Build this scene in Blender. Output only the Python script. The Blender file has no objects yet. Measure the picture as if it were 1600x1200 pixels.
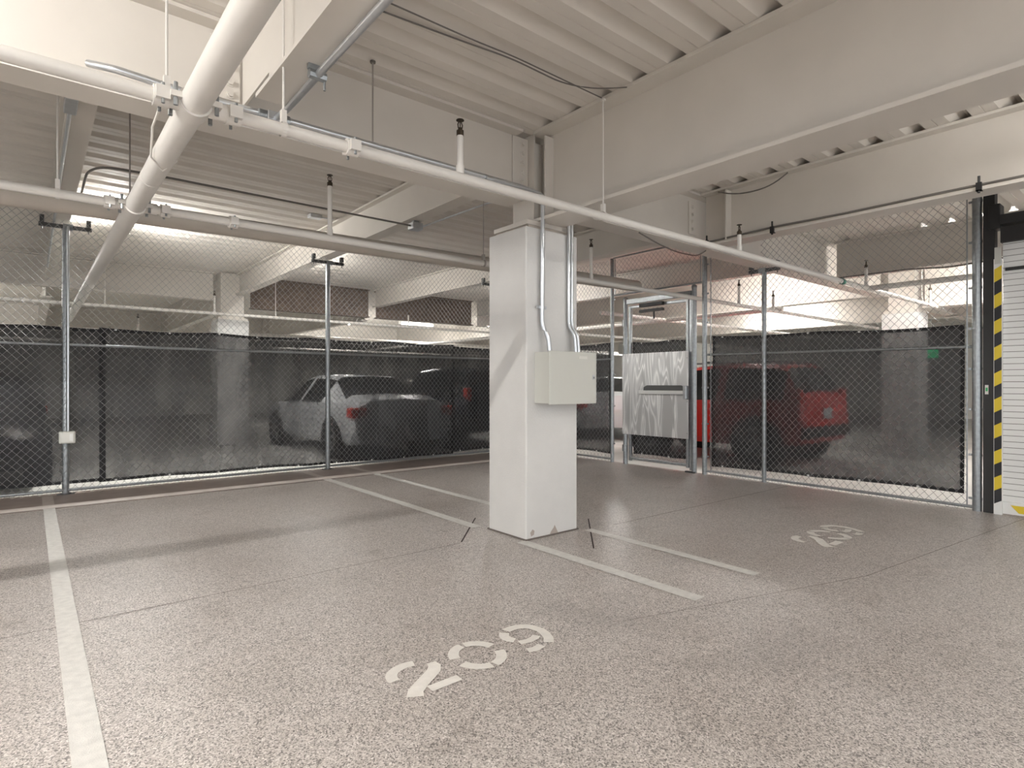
import bpy, bmesh, math, random
from mathutils import Vector, Matrix
random.seed(7)
C = bpy.context.scene.collection
PI = math.pi

# ------------------------------------------------------------------ camera
CH = 1.25
cam_d = bpy.data.cameras.new('camera'); cam = bpy.data.objects.new('camera', cam_d); C.objects.link(cam)
cam.location = (0, 0, CH); cam.rotation_euler = (PI/2, 0, -math.radians(39.52))
cam_d.sensor_fit = 'HORIZONTAL'; cam_d.sensor_width = 36; cam_d.lens = 911.6/1600*36
cam_d.clip_start = .05; cam_d.clip_end = 100
bpy.context.scene.camera = cam

# ------------------------------------------------------------------ world, exposure
w = bpy.data.worlds.new('world'); bpy.context.scene.world = w; w.use_nodes = True
w.node_tree.nodes['Background'].inputs[0].default_value = (.95, .97, 1, 1)
w.node_tree.nodes['Background'].inputs[1].default_value = 1.3
vs = bpy.context.scene.view_settings
vs.view_transform = 'Standard'; vs.look = 'None'; vs.gamma = 1; vs.use_curve_mapping = False
vs.exposure = 0.6

# ------------------------------------------------------------------ materials
def mat(name, col, rough=.5, metal=0, bump=0, bscale=60, var=0, vscale=3, emit=None, es=0, spec=None):
    m = bpy.data.materials.new(name); m.use_nodes = True
    nt = m.node_tree; b = nt.nodes['Principled BSDF']
    b.inputs['Base Color'].default_value = (*col, 1); b.inputs['Roughness'].default_value = rough
    b.inputs['Metallic'].default_value = metal
    if spec is not None: b.inputs['Specular IOR Level'].default_value = spec
    if emit: b.inputs['Emission Color'].default_value = (*emit, 1); b.inputs['Emission Strength'].default_value = es
    tc = nt.nodes.new('ShaderNodeTexCoord')
    if var:
        n = nt.nodes.new('ShaderNodeTexNoise'); n.inputs['Scale'].default_value = vscale; n.inputs['Detail'].default_value = 6
        nt.links.new(tc.outputs['Object'], n.inputs['Vector'])
        r = nt.nodes.new('ShaderNodeValToRGB')
        r.color_ramp.elements[0].position = .3; r.color_ramp.elements[1].position = .7
        r.color_ramp.elements[0].color = (*[c*(1-var) for c in col], 1); r.color_ramp.elements[1].color = (*[min(1, c*(1+var*.5)) for c in col], 1)
        nt.links.new(n.outputs['Fac'], r.inputs['Fac']); nt.links.new(r.outputs['Color'], b.inputs['Base Color'])
    if bump:
        n2 = nt.nodes.new('ShaderNodeTexNoise'); n2.inputs['Scale'].default_value = bscale; n2.inputs['Detail'].default_value = 4
        nt.links.new(tc.outputs['Object'], n2.inputs['Vector'])
        bp = nt.nodes.new('ShaderNodeBump'); bp.inputs['Strength'].default_value = bump; bp.inputs['Distance'].default_value = .01
        nt.links.new(n2.outputs['Fac'], bp.inputs['Height']); nt.links.new(bp.outputs['Normal'], b.inputs['Normal'])
    return m

M = {}
M['steel'] = mat('painted_steel', (.66, .62, .565), .45, var=.05, vscale=2)
M['deck'] = mat('painted_deck', (.68, .64, .585), .55, var=.05, vscale=1.5)
M['pipe'] = mat('pipe_paint', (.72, .69, .645), .4, var=.04, vscale=4)
M['drain'] = mat('drain_shaded_paint', (.50, .455, .40), .5, var=.05, vscale=4)  # taupe paint, base colour lowered to carry the pipe's shading
M['column'] = mat('column_paint', (.70, .69, .67), .55, bump=.25, bscale=90, var=.04, vscale=5)
M['chip'] = mat('bare_concrete_chip', (.42, .36, .32), .9)
M['grout'] = mat('grout', (.55, .49, .43), .9, bump=.4, var=.2, vscale=14)
M['box'] = mat('box_enamel', (.60, .60, .55), .4)
M['galv'] = mat('galvanised', (.36, .38, .39), .36, .8, var=.18, vscale=30)
M['galv2'] = mat('bright_conduit', (.62, .64, .66), .28, .85, var=.08, vscale=20)
M['wire'] = mat('chain_wire', (.34, .34, .34), .5, .45)
M['blackm'] = mat('black_metal', (.018, .017, .017), .5)
M['strut'] = mat('dark_strut', (.10, .10, .10), .5, .5)
M['brass'] = mat('dark_brass', (.06, .045, .03), .45, .6)
M['cable'] = mat('grey_cable', (.16, .145, .13), .6)
M['rodw'] = mat('rod', (.38, .35, .32), .5, .4)
M['white_line'] = mat('line_paint', (.69, .675, .64), .6, bump=.35, bscale=220, var=.12, vscale=25)
M['digit'] = mat('stencil_paint', (.76, .73, .68), .6, bump=.3, bscale=220, var=.06, vscale=25)
M['joint'] = mat('joint_sealant', (.16, .135, .12), .8)
M['slot'] = mat('dark_sealant', (.035, .02, .018), .7)
M['yellow'] = mat('hazard_yellow', (.75, .56, .03), .5)
M['haz_black'] = mat('hazard_black', (.015, .015, .018), .5)
M['white'] = mat('white_enamel', (.82, .82, .80), .5)
M['wall'] = mat('white_wall', (.80, .785, .74), .8, var=.05)
M['brown'] = mat('girder_shade_brown', (.17, .13, .105), .8, var=.25, vscale=9)  # shade on the far girders, put into their base colour
M['out_floor'] = mat('pale_concrete', (.70, .69, .66), .6, var=.1, vscale=2)
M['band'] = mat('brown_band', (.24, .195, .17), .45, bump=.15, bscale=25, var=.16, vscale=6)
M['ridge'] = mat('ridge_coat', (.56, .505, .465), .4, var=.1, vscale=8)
M['alu'] = mat('brushed_aluminium', (.80, .80, .79), .35, .35)
M['tyre'] = mat('tyre', (.02, .02, .02), .8)
M['rim'] = mat('alloy', (.6, .61, .62), .3, .8)
M['glass'] = mat('car_glass', (.015, .018, .02), .06)
M['tail'] = mat('tail_red', (.75, .04, .02), .2)
M['lamp_clear'] = mat('lamp_clear', (.7, .72, .75), .15)
M['plate'] = mat('plate', (.75, .77, .78), .5)
M['car_white'] = mat('car_white', (.78, .80, .83), .22)
M['car_red'] = mat('car_red', (.72, .035, .028), .22)
M['car_orange'] = mat('car_orange', (.80, .17, .06), .25)
M['car_dark'] = mat('car_dark', (.022, .026, .036), .15)
M['car_black'] = mat('car_black', (.012, .012, .014), .18)
M['trimb'] = mat('black_trim', (.02, .02, .02), .6)
M['exit'] = mat('exit_green', (.05, .5, .2), .5, emit=(.05, .9, .35), es=.8)
M['tube'] = mat('lit_tube', (.9, .9, .9), .5, emit=(1, .97, .92), es=1)
M['green'] = mat('green_band', (.02, .14, .10), .5)
M['tag'] = mat('tag_green', (.05, .45, .14), .5)
M['label'] = mat('nameplate', (.72, .71, .66), .45)

STAINS = [(2.42, 2.0, .34, .28), (2.25, 2.35, .25, .24), (2.62, 2.25, .2, .2), (2.66, 1.32, .36, .3), (2.95, 1.25, .28, .22), (2.35, 1.45, .22, .2), (.75, 2.5, .3, .12), (1.6, 3.6, .3, .12)]
def floor_mat():
    m = bpy.data.materials.new('speckled_floor'); m.use_nodes = True
    nt = m.node_tree; b = nt.nodes['Principled BSDF']; L = nt.links
    tc = nt.nodes.new('ShaderNodeTexCoord')
    def noise(scale, detail, rough=.5):
        n = nt.nodes.new('ShaderNodeTexNoise'); n.inputs['Scale'].default_value = scale
        n.inputs['Detail'].default_value = detail; n.inputs['Roughness'].default_value = rough
        L.new(tc.outputs['Object'], n.inputs['Vector']); return n
    def ramp(src, stops):
        r = nt.nodes.new('ShaderNodeValToRGB'); e = r.color_ramp.elements
        e[0].position, e[0].color = stops[0][0], (*stops[0][1], 1); e[1].position, e[1].color = stops[-1][0], (*stops[-1][1], 1)
        for p, c in stops[1:-1]:
            x = e.new(p); x.color = (*c, 1)
        L.new(src, r.inputs['Fac']); return r
    def mix(fac, a, c, mode='MIX'):
        x = nt.nodes.new('ShaderNodeMix'); x.data_type = 'RGBA'; x.blend_type = mode
        if isinstance(fac, float): x.inputs['Factor'].default_value = fac
        else: L.new(fac, x.inputs['Factor'])
        L.new(a, x.inputs['A']); L.new(c, x.inputs['B']); return x.outputs['Result']
    v = nt.nodes.new('ShaderNodeTexVoronoi'); v.inputs['Scale'].default_value = 190
    L.new(tc.outputs['Object'], v.inputs['Vector'])
    chips = ramp(v.outputs['Color'], [(.0, (.10, .090, .084)), (.22, (.205, .185, .172)), (.40, (.455, .412, .384)), (.7, (.62, .572, .54)), (1, (.90, .86, .83))])
    fine = noise(330, 3, .7)
    fr = ramp(fine.outputs['Fac'], [(.3, (.62, .6, .58)), (.7, (1.1, 1.1, 1.1))])
    base = mix(.6, chips.outputs['Color'], fr.outputs['Color'], 'MULTIPLY')
    big = noise(.7, 5, .6)
    br = ramp(big.outputs['Fac'], [(.33, (.84, .82, .80)), (.5, (1, 1, 1)), (.7, (1.06, 1.05, 1.04))])
    base = mix(.8, base, br.outputs['Color'], 'MULTIPLY')
    st = noise(2.1, 6, .65)
    sr = ramp(st.outputs['Fac'], [(.30, (.70, .68, .66)), (.40, (1, 1, 1)), (1, (1, 1, 1))])
    base = mix(.8, base, sr.outputs['Color'], 'MULTIPLY')
    dn = noise(3.0, 4, .6); add = nt.nodes.new('ShaderNodeVectorMath'); add.operation = 'MULTIPLY_ADD'
    L.new(dn.outputs['Color'], add.inputs[0]); add.inputs[1].default_value = (.5, .5, 0); L.new(tc.outputs['Object'], add.inputs[2])
    for (sx_, sy_, sr_, sd_) in STAINS:
        ds = nt.nodes.new('ShaderNodeVectorMath'); ds.operation = 'DISTANCE'; L.new(add.outputs[0], ds.inputs[0]); ds.inputs[1].default_value = (sx_+.25, sy_+.25, 0)
        mr = nt.nodes.new('ShaderNodeMapRange'); mr.interpolation_type = 'SMOOTHSTEP'; mr.inputs['From Min'].default_value = sr_; mr.inputs['From Max'].default_value = 0
        mr.inputs['To Min'].default_value = 0; mr.inputs['To Max'].default_value = sd_; L.new(ds.outputs['Value'], mr.inputs['Value'])
        dk = nt.nodes.new('ShaderNodeRGB'); dk.outputs[0].default_value = (.13, .115, .105, 1); base = mix(mr.outputs['Result'], base, dk.outputs[0])
    L.new(base, b.inputs['Base Color'])
    b.inputs['Roughness'].default_value = .33
    bp = nt.nodes.new('ShaderNodeBump'); bp.inputs['Strength'].default_value = .25; bp.inputs['Distance'].default_value = .003
    L.new(fine.outputs['Fac'], bp.inputs['Height']); L.new(bp.outputs['Normal'], b.inputs['Normal'])
    return m
M['floor'] = floor_mat()

def screen_mat(lo, hi):
    m = bpy.data.materials.new('privacy_mesh'); m.use_nodes = True
    nt = m.node_tree; L = nt.links; b = nt.nodes['Principled BSDF']; out = nt.nodes['Material Output']
    b.inputs['Base Color'].default_value = (.017, .017, .0185, 1); b.inputs['Roughness'].default_value = .55
    b.inputs['Sheen Weight'].default_value = .15
    t = nt.nodes.new('ShaderNodeBsdfTransparent'); mx = nt.nodes.new('ShaderNodeMixShader')
    tc = nt.nodes.new('ShaderNodeTexCoord')
    mp = nt.nodes.new('ShaderNodeMapping'); mp.inputs['Rotation'].default_value = (0, .6, 0); mp.inputs['Scale'].default_value = (2.4, 1, .8)
    L.new(tc.outputs['Object'], mp.inputs['Vector'])
    n = nt.nodes.new('ShaderNodeTexNoise'); n.inputs['Scale'].default_value = 1.3; n.inputs['Detail'].default_value = 3; n.inputs['Distortion'].default_value = .6
    L.new(mp.outputs[0], n.inputs['Vector'])
    mr = nt.nodes.new('ShaderNodeMapRange'); mr.inputs['From Min'].default_value = .3; mr.inputs['From Max'].default_value = .7
    mr.inputs['To Min'].default_value = hi; mr.inputs['To Max'].default_value = lo
    L.new(n.outputs['Fac'], mr.inputs['Value'])
    L.new(mr.outputs['Result'], mx.inputs['Fac']); L.new(t.outputs[0], mx.inputs[1]); L.new(b.outputs[0], mx.inputs[2])
    L.new(mx.outputs[0], out.inputs['Surface'])
    return m
M['screen'] = screen_mat(.79, .93); M['screen_dense'] = screen_mat(.865, .91)
M['hem'] = mat('screen_hem', (.006, .006, .007), .7)

def steel_plate_mat():     # buffed sheet: swirl marks in the roughness and the colour of the ground metal
    m = bpy.data.materials.new('buffed_sheet'); m.use_nodes = True
    nt = m.node_tree; L = nt.links; b = nt.nodes['Principled BSDF']
    tc = nt.nodes.new('ShaderNodeTexCoord'); mp = nt.nodes.new('ShaderNodeMapping')
    mp.inputs['Scale'].default_value = (1, 6.5, .8)
    L.new(tc.outputs['Object'], mp.inputs['Vector'])
    n = nt.nodes.new('ShaderNodeTexNoise'); n.inputs['Scale'].default_value = 1.0; n.inputs['Detail'].default_value = 1.2; n.inputs['Distortion'].default_value = .9
    L.new(mp.outputs[0], n.inputs['Vector'])
    r = nt.nodes.new('ShaderNodeValToRGB'); e = r.color_ramp.elements
    e[0].position = .36; e[0].color = (.50, .50, .50, 1); e[1].position = .66; e[1].color = (.54, .54, .54, 1)
    x = e.new(.43); x.color = (.60, .60, .60, 1); x = e.new(.47); x.color = (.98, .98, .97, 1); x = e.new(.50); x.color = (.66, .66, .66, 1); x = e.new(.545); x.color = (.58, .58, .58, 1); x = e.new(.575); x.color = (.95, .95, .95, 1); x = e.new(.61); x.color = (.56, .56, .56, 1)
    L.new(n.outputs['Fac'], r.inputs['Fac']); L.new(r.outputs['Color'], b.inputs['Base Color'])
    b.inputs['Metallic'].default_value = .55; b.inputs['Roughness'].default_value = .42
    return m
M['sheet'] = steel_plate_mat()

# ------------------------------------------------------------------ mesh helpers
class MB:
    def __init__(s): s.v = []; s.f = []
    def add(s, vs_, fs):
        o = len(s.v); s.v += [tuple(v) for v in vs_]; s.f += [tuple(i+o for i in f) for f in fs]; return s
    def box(s, x0, x1, y0, y1, z0, z1):
        return s.add([(x0,y0,z0),(x1,y0,z0),(x1,y1,z0),(x0,y1,z0),(x0,y0,z1),(x1,y0,z1),(x1,y1,z1),(x0,y1,z1)],
                     [(0,3,2,1),(4,5,6,7),(0,1,5,4),(1,2,6,5),(2,3,7,6),(3,0,4,7)])
    def obox(s, c, ax, ay, az, hx, hy, hz):
        c = Vector(c); pts = []
        for sz in (-1, 1):
            for sx, sy in ((-1,-1),(1,-1),(1,1),(-1,1)): pts.append(c+ax*hx*sx+ay*hy*sy+az*hz*sz)
        return s.add(pts, [(0,3,2,1),(4,5,6,7),(0,1,5,4),(1,2,6,5),(2,3,7,6),(3,0,4,7)])
    def tube(s, pts, r, n=10, cap=True):
        pts = [Vector(p) for p in pts]; rings = []
        up = None
        for i, p in enumerate(pts):
            if i == 0: d = pts[1]-p
            elif i == len(pts)-1: d = p-pts[i-1]
            else: d = (pts[i+1]-p).normalized()+(p-pts[i-1]).normalized()
            d.normalize()
            if up is None: up = Vector((0,0,1)) if abs(d.z) < .9 else Vector((1,0,0))
            a = d.cross(up); 
            if a.length < 1e-4: a = d.cross(Vector((0,1,0)))
            a.normalize(); b = a.cross(d).normalized(); up = b
            rr = r[i] if isinstance(r, (list, tuple)) else r
            rings.append([p+a*math.cos(2*PI*k/n)*rr+b*math.sin(2*PI*k/n)*rr for k in range(n)])
        vs_ = [v for ring in rings for v in ring]; fs = []
        for i in range(len(rings)-1):
            for k in range(n):
                k2 = (k+1) % n; fs.append((i*n+k, i*n+k2, (i+1)*n+k2, (i+1)*n+k))
        if cap: fs.append(tuple(range(n-1, -1, -1))); fs.append(tuple(range((len(rings)-1)*n, len(rings)*n)))
        return s.add(vs_, fs)
    def prism(s, poly, o, a, b, n, t):   # polygon (u,v) in plane o + u a + v b, extruded t along n
        o, a, b, n = Vector(o), Vector(a), Vector(b), Vector(n); k = len(poly)
        vs_ = [o+a*u+b*v for u, v in poly]+[o+a*u+b*v+n*t for u, v in poly]
        return s.add(vs_, [tuple(range(k-1, -1, -1)), tuple(range(k, 2*k))]+[(i, (i+1) % k, k+(i+1) % k, k+i) for i in range(k)])
    def build(s, name, m, parent=None, smooth=None, bevel=0, loc=None):
        me = bpy.data.meshes.new(name); me.from_pydata(s.v, [], s.f); me.validate()
        bm = bmesh.new(); bm.from_mesh(me); bmesh.ops.recalc_face_normals(bm, faces=bm.faces); bm.to_mesh(me); bm.free()
        me.materials.append(m)
        if smooth is not None:
            me.polygons.foreach_set('use_smooth', [True]*len(me.polygons)); me.set_sharp_from_angle(angle=math.radians(smooth))
        o = bpy.data.objects.new(name, me); C.objects.link(o)
        if bevel:
            bv = o.modifiers.new('bevel', 'BEVEL'); bv.width = bevel; bv.segments = 2; bv.limit_method = 'ANGLE'
        if parent:
            o.parent = parent
            o.location = -parent.location if loc is None else loc
        return o

def tag(o, label=None, cat=None, group=None, kind=None):
    if label: o['label'] = label
    if cat: o['category'] = cat
    if group: o['group'] = group
    if kind: o['kind'] = kind
    return o
def thing(name, label, cat, loc=(0,0,0), group=None):
    o = bpy.data.objects.new(name, None); C.objects.link(o); o.location = loc; o.empty_display_size = .1
    return tag(o, label, cat, group)
def struct(o): o['kind'] = 'structure'; return o
def copy_tree(o, parent=None):
    c = o.copy(); C.objects.link(c); c.parent = parent
    for ch in [x for x in C.objects if x.parent == o]: copy_tree(ch, c)
    return c
def arc_pts(p0, p1, p2, r, n=6):   # fillet of a polyline corner
    p0, p1, p2 = Vector(p0), Vector(p1), Vector(p2)
    a = (p0-p1).normalized(); b = (p2-p1).normalized()
    return [(p1+a*r)*(1-t)**2+p1*2*t*(1-t)+(p1+b*r)*t*t for t in [i/n for i in range(n+1)]]
def path(pts, r=.06, n=6):
    out = [Vector(pts[0])]
    for i in range(1, len(pts)-1): out += arc_pts(pts[i-1], pts[i], pts[i+1], r, n)
    return out+[Vector(pts[-1])]

XF, YF = 7.2, 8.3          # planes of the two fences
DZ = 3.33                  # underside of the deck over the near bays
DY = 3.80; D2 = 3.52       # beyond the girder the deck sits higher

# ------------------------------------------------------------------ the setting
mb = MB().box(-8, XF+.05, -6, YF+.16, -.15, 0); fl = struct(mb.build('floor', M['floor']))
mb = MB().box(XF+.05, 26, -6, 27, -.15, -.001); mb.box(-8, XF+.05, YF+.16, 27, -.15, -.001); struct(mb.build('floor', M['out_floor']))
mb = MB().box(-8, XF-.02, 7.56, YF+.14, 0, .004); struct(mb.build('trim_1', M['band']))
prof = [(-.07,.0),(-.045,.014),(-.018,.022),(.018,.022),(.045,.014),(.065,.003)]
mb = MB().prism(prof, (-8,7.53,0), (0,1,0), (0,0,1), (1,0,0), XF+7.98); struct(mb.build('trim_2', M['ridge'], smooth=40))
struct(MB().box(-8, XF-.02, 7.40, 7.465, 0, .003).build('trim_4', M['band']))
# saw-cut joints in the floor
mb = MB()
def strip(mb, p, q, wd, z0=0, z1=.0015):
    p, q = Vector((*p, 0)), Vector((*q, 0)); d = (q-p).normalized(); n = Vector((-d.y, d.x, 0))*wd/2
    mb.add([p-n+Vector((0,0,z1)), q-n+Vector((0,0,z1)), q+n+Vector((0,0,z1)), p+n+Vector((0,0,z1))], [(0,1,2,3)])
    return mb
strip(mb, (-6, 3.82), (2.6, 3.79), .006); strip(mb, (3.99, 3.42), (7.15, 3.36), .008); strip(mb, (4.2, 1.46), (7.1, 1.15), .005); strip(mb, (2.4, 2.0), (4.2, 1.46), .004)
struct(mb.build('trim_3', M['joint']))

# corrugated deck, two levels
per = .3048
def deck(y0, y1, z):
    prof = []; y = y0
    while y < y1:
        prof += [(y, 0), (y+.078, 0), (y+.083, .006), (y+.088, 0), (y+.162, 0), (y+.168, .004), (y+.186, .052), (y+.215, .052)]
        y += per
    prof.append((y, 0)); mb = MB(); k = len(prof)
    for X in (-8, 26): mb.v += [(X, a, z+b) for a, b in prof]
    mb.f += [(i, i+1, k+i+1, k+i) for i in range(k-1)]
    struct(mb.build('ceiling', M['deck'])); struct(MB().box(-8, 26, y0, y, z+.058, z+.25).build('ceiling', M['deck']))
deck(DY-31*per, DY-.02, DZ); deck(DY+.02, 27, D2)
struct(MB().box(-8, 26, 27, 27.2, 0, D2+.2).build('wall_back', M['wall']))
struct(MB().box(26, 26.2, -6, 27.2, 0, D2+.2).build('wall_right', M['wall']))
struct(MB().box(-8.2, -8, 6, 27.2, 0, D2+.2).build('wall_left', M['wall']))

# ------------------------------------------------------------------ steel beams
def ibeam(label, axis, c, zb, a0, a1, fw=.22, zt=None, m='steel', name='steel_beam', tf=.022, tw=.014):
    if zt is None: zt = (D2 if (a0 > 3.7 and axis == 'y') or (axis == 'x' and c > 5) else DZ)-.002
    def bx(c0, c1, z0, z1):
        return MB().box(a0, a1, c0, c1, z0, z1) if axis == 'x' else MB().box(c0, c1, a0, a1, z0, z1)
    mid = (a0+a1)/2
    t = thing(name, label, 'beam', (mid, c, zb) if axis == 'x' else (c, mid, zb))
    bx(c-tw/2, c+tw/2, zb+tf, zt-tf).build('web', M[m], t)
    bx(c-fw/2, c+fw/2, zb, zb+tf).build('bottom_flange', M[m], t)
    bx(c-fw/2, c+fw/2, zt-tf, zt).build('top_flange', M[m], t)
    return t
def bolts(t, pts, ax, plate=None, r=.016):
    if plate: MB().box(*plate).build('connection_plate', M['steel'], t, bevel=.003)
    ax = Vector(ax)
    for p in pts:
        mb = MB(); p = Vector(p); mb.tube([p, p+ax*.006], r*1.5, 10); mb.tube([p+ax*.006, p+ax*.02], r, 6); mb.build('bolt', M['steel'], t)

GZ = 2.745; GY = 3.72
b = ibeam('deep beam running toward the viewer from the right of the white column', 'y', 3.34, 2.578, -5.5, 3.585, .30, tf=.026)
MB().box(3.24, 3.333, 3.50, 3.515, 2.62, 3.28).build('stiffener', M['steel'], b)
b = ibeam('girder behind the front white pipe, left of the white column', 'x', GY, GZ, -7.5, 3.10)
bolts(b, [(3.165, GY-.022, z) for z in (3.25, 3.17, 3.09, 3.01, 2.93)], (0,-1,0), (3.06, 3.225, GY-.022, GY-.008, 2.82, 3.30))
bolts(b, [(.905, GY-.02, z) for z in (3.20, 3.11, 3.02, 2.95)], (0,-1,0), (.80, .96, GY-.02, GY-.008, 2.92, 3.28))
b = ibeam('girder running right from the white column, above the end of the front white pipe', 'x', GY, GZ, 3.58, 11.3)
bolts(b, [(5.63, GY-.022, z) for z in (3.20, 3.12, 3.04, 2.96)], (0,-1,0), (5.57, 5.70, GY-.022, GY-.008, 2.90, 3.26))
b = ibeam('beam over the right fence gate, second from the right of the white column', 'y', 5.75, GZ, -5.5, 3.60, .22)
MB().box(5.64, 5.743, 3.30, 3.312, GZ+.03, DZ-.03).build('stiffener', M['steel'], b)
b = ibeam('short beam at upper left carrying a bent grey conduit underneath', 'y', .98, GZ, -5.5, 3.20, .15)
MB().box(.973, .987, 3.20, 3.705, 2.90, DZ-.024).build('coped_web_end', M['steel'], b); MB().box(.905, 1.055, 3.20, 3.60, DZ-.024, DZ-.002).build('top_flange', M['steel'], b)
ibeam('beam with shiny conduit clipped along its underside at far left', 'y', .262, 3.09, 3.84, 12.9, .16)
ibeam('pale beam running back from the white column over the left fence', 'y', 3.34, 3.09, 3.84, 12.9, .17)
ibeam('beam behind the white column meeting the right end of the left fence', 'y', 6.40, 3.09, 3.84, 12.9, .17)
ibeam('beam seen through the mesh above the gate', 'y', 9.45, 3.09, 3.84, 12.9, .17)
ibeam('beam beyond the right fence, near a bright ceiling bay', 'y', 9.2, 2.80, -5.5, 3.6, .2)
ibeam('beam on the far right column behind the right fence', 'y', 11.6, 2.52, -5.5, 3.15, .26)
ibeam('beam running back from the far right column', 'y', 11.6, 2.80, 4.0, 26.5, .24)
ibeam('white girder over the far left column, left part', 'x', 13.1, 2.96, -7.5, 2.88, .2)
ibeam('girder right of the far left column, its shade painted as dark brown', 'x', 13.1, 2.85, 3.6, 6.30, .2, m='brown')
ibeam('short girder farther right behind the left fence, its shade painted as dark brown', 'x', 13.1, 2.85, 6.50, 9.35, .2, m='brown')
ibeam('girder seen above the gate far behind', 'x', 13.1, 2.85, 9.55, 25.5, .2)
ibeam('girder crossing the far aisle behind everything', 'x', 21.5, 2.80, -7.5, 25.5, .2)
ibeam('beam far behind the left end of the left fence', 'y', .205, 2.80, 13.3, 26.5, .16)
ibeam('beam far behind the middle of the left fence', 'y', 3.2, 2.80, 13.3, 26.5, .16)
ibeam('beam far behind the white sedan', 'y', 6.3, 2.80, 13.3, 26.5, .16)
ibeam('beam at the far right seen through the rolling grille', 'y', 15.5, 2.70, -5.5, 26.5, .2)
ibeam('girder right of the far right column', 'x', GY, GZ, 11.8, 25.5)

# ------------------------------------------------------------------ columns
t = thing('concrete_column', 'white painted square column standing between the two parking spaces', 'column', (3.336, 3.76, 0))
MB().box(3.046, 3.627, 3.516, 4.005, 0, 2.515).build('shaft', M['column'], t, bevel=.012)
MB().box(3.10, 3.60, 3.55, 3.97, 2.515, 2.545).build('grout_bed', M['grout'], t)
MB().box(3.08, 3.61, 3.54, 3.98, 2.54, 2.578).build('cap_plate', M['steel'], t, bevel=.004)
mb = MB().box(3.23, 3.245, 3.63, 3.90, 2.578, DZ); mb.box(3.435, 3.45, 3.63, 3.90, 2.578, DZ); mb.box(3.245, 3.435, 3.757, 3.771, 2.578, DZ)
mb.build('steel_stub', M['steel'], t)
mb = MB().prism([(0,0),(.045,.0),(.10,.004),(.085,.03),(.06,.075),(.045,.052),(.02,.03)], (3.30,3.5165,.004), (1,0,0), (0,0,1), (0,-1,0), .0015); mb.build('chipped_patch', M['chip'], t)
mb = MB().prism([(0,0),(.03,.01),(.035,.04),(.015,.055),(-.01,.03)], (3.10,3.5165,.025), (1,0,0), (0,0,1), (0,-1,0), .0012); mb.build('chipped_patch', M['chip'], t)
mb = MB().box(3.035, 3.638, 3.505, 4.016, 0, .010); mb.build('base_sealant', M['joint'], t)
def far_column(label, x0, x1, y0, y1, h, cap):
    t = thing('concrete_column', label, 'column', ((x0+x1)/2, (y0+y1)/2, 0))
    MB().box(x0, x1, y0, y1, 0, h).build('shaft', M['column'], t, bevel=.012)
    MB().box(x0+.08, x1-.08, y0+.08, y1-.08, h, cap).build('steel_stub', M['steel'], t)
    MB().box(x0+.02, x1-.02, y0+.02, y1-.02, h, h+.05).build('cap_plate', M['steel'], t)
far_column('white column far behind the left fence, above the dark screen', 2.9, 3.5, 12.83, 13.38, 2.56, D2)
far_column('grey column behind the dark screen right of the red car', 11.45, 11.95, 3.2, 3.75, 2.46, DZ)
far_column('column far back behind the gate', 11.45, 11.95, 12.83, 13.38, 2.5, D2)
far_column('column at the far left rear of the garage', -5.4, -4.8, 12.83, 13.38, 2.5, D2)

# ------------------------------------------------------------------ electrical box and conduits on the column
FY = 3.516
t = thing('electrical_box', 'pale grey electrical box mounted on the column front', 'box', (3.38, FY, 1.09))
MB().box(3.135, 3.655, 3.345, FY, 1.095, 1.505).build('enclosure', M['box'], t, bevel=.004)
d = MB().box(3.125, 3.665, 3.328, 3.341, 1.087, 1.512).build('door', M['box'], t, bevel=.004)
MB().box(3.46, 3.55, 3.324, 3.328, 1.455, 1.478).build('nameplate', M['label'], d, loc=(0,0,0))
mb = MB().box(3.615, 3.640, 3.323, 3.328, 1.29, 1.325); o = mb.build('latch', M['galv2'], d, loc=(0,0,0))
MB().box(3.624, 3.631, 3.321, 3.324, 1.295, 1.31).build('keyhole', M['blackm'], o, loc=(0,0,0))
MY, MZ = 2.81, 2.4507
def conduit(label, pts, r, m='galv2', straps=(), fil=.06, cat='conduit', name='conduit', couplings=(), sax=(0,-1,0)):
    t = thing(name, label, cat, pts[0])
    MB().tube(path(pts, fil), r, 10).build('tube', M[m], t, smooth=50)
    for p, dr in couplings:
        p, dr = Vector(p), Vector(dr); MB().tube([p-dr*.03, p+dr*.03], r*1.35, 10).build('coupling', M[m], t, smooth=50)
    for p in straps:
        p = Vector(p); mb = MB().tube([p-Vector((0,0,.012)), p+Vector((0,0,.012))], r*1.3, 10); mb.box(p.x-r*2.6, p.x+r*2.6, p.y-.002, p.y+.016, p.z-.012, p.z+.012)
        mb.build('strap', M[m], t, smooth=50)
    return t
conduit('long grey conduit along the girder bottom, turning down the column into the box left side',
        [(.22,3.57,2.84),(.32,3.46,2.80),(.6,3.46,2.785),(2.95,3.46,2.785),(3.19,3.475,2.775),(3.19,3.487,1.72),(3.225,3.45,1.64),(3.235,3.44,1.50)], .0185, 'galv2',
        [(3.19,3.487,1.87)], .05, couplings=[((2.62,3.45,2.774),(1,0,0))])
for dx, lb in ((0, 'left of the pair of conduits at the right edge of the column above the box'), (.035, 'right of the pair of conduits at the right edge of the column above the box')):
    conduit(lb, [(3.50+dx,3.49,2.60),(3.50+dx,3.49,1.74),(3.53+dx,3.45,1.66),(3.535+dx,3.44,1.505)], .0145, straps=[(3.50+dx,3.49,1.87)] if dx else [], fil=.04)
t = thing('conduit_box', 'grey cast conduit junction under the girder by a pipe hanger', 'junction box', (1.07, 3.43, 2.77))
mb = MB().tube([(.99,3.45,2.771),(1.16,3.45,2.772)], .034, 12); mb.tube([(1.07,3.45,2.74),(1.07,3.45,2.80)], .036, 12); mb.build('body', M['galv'], t, smooth=50)
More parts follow.
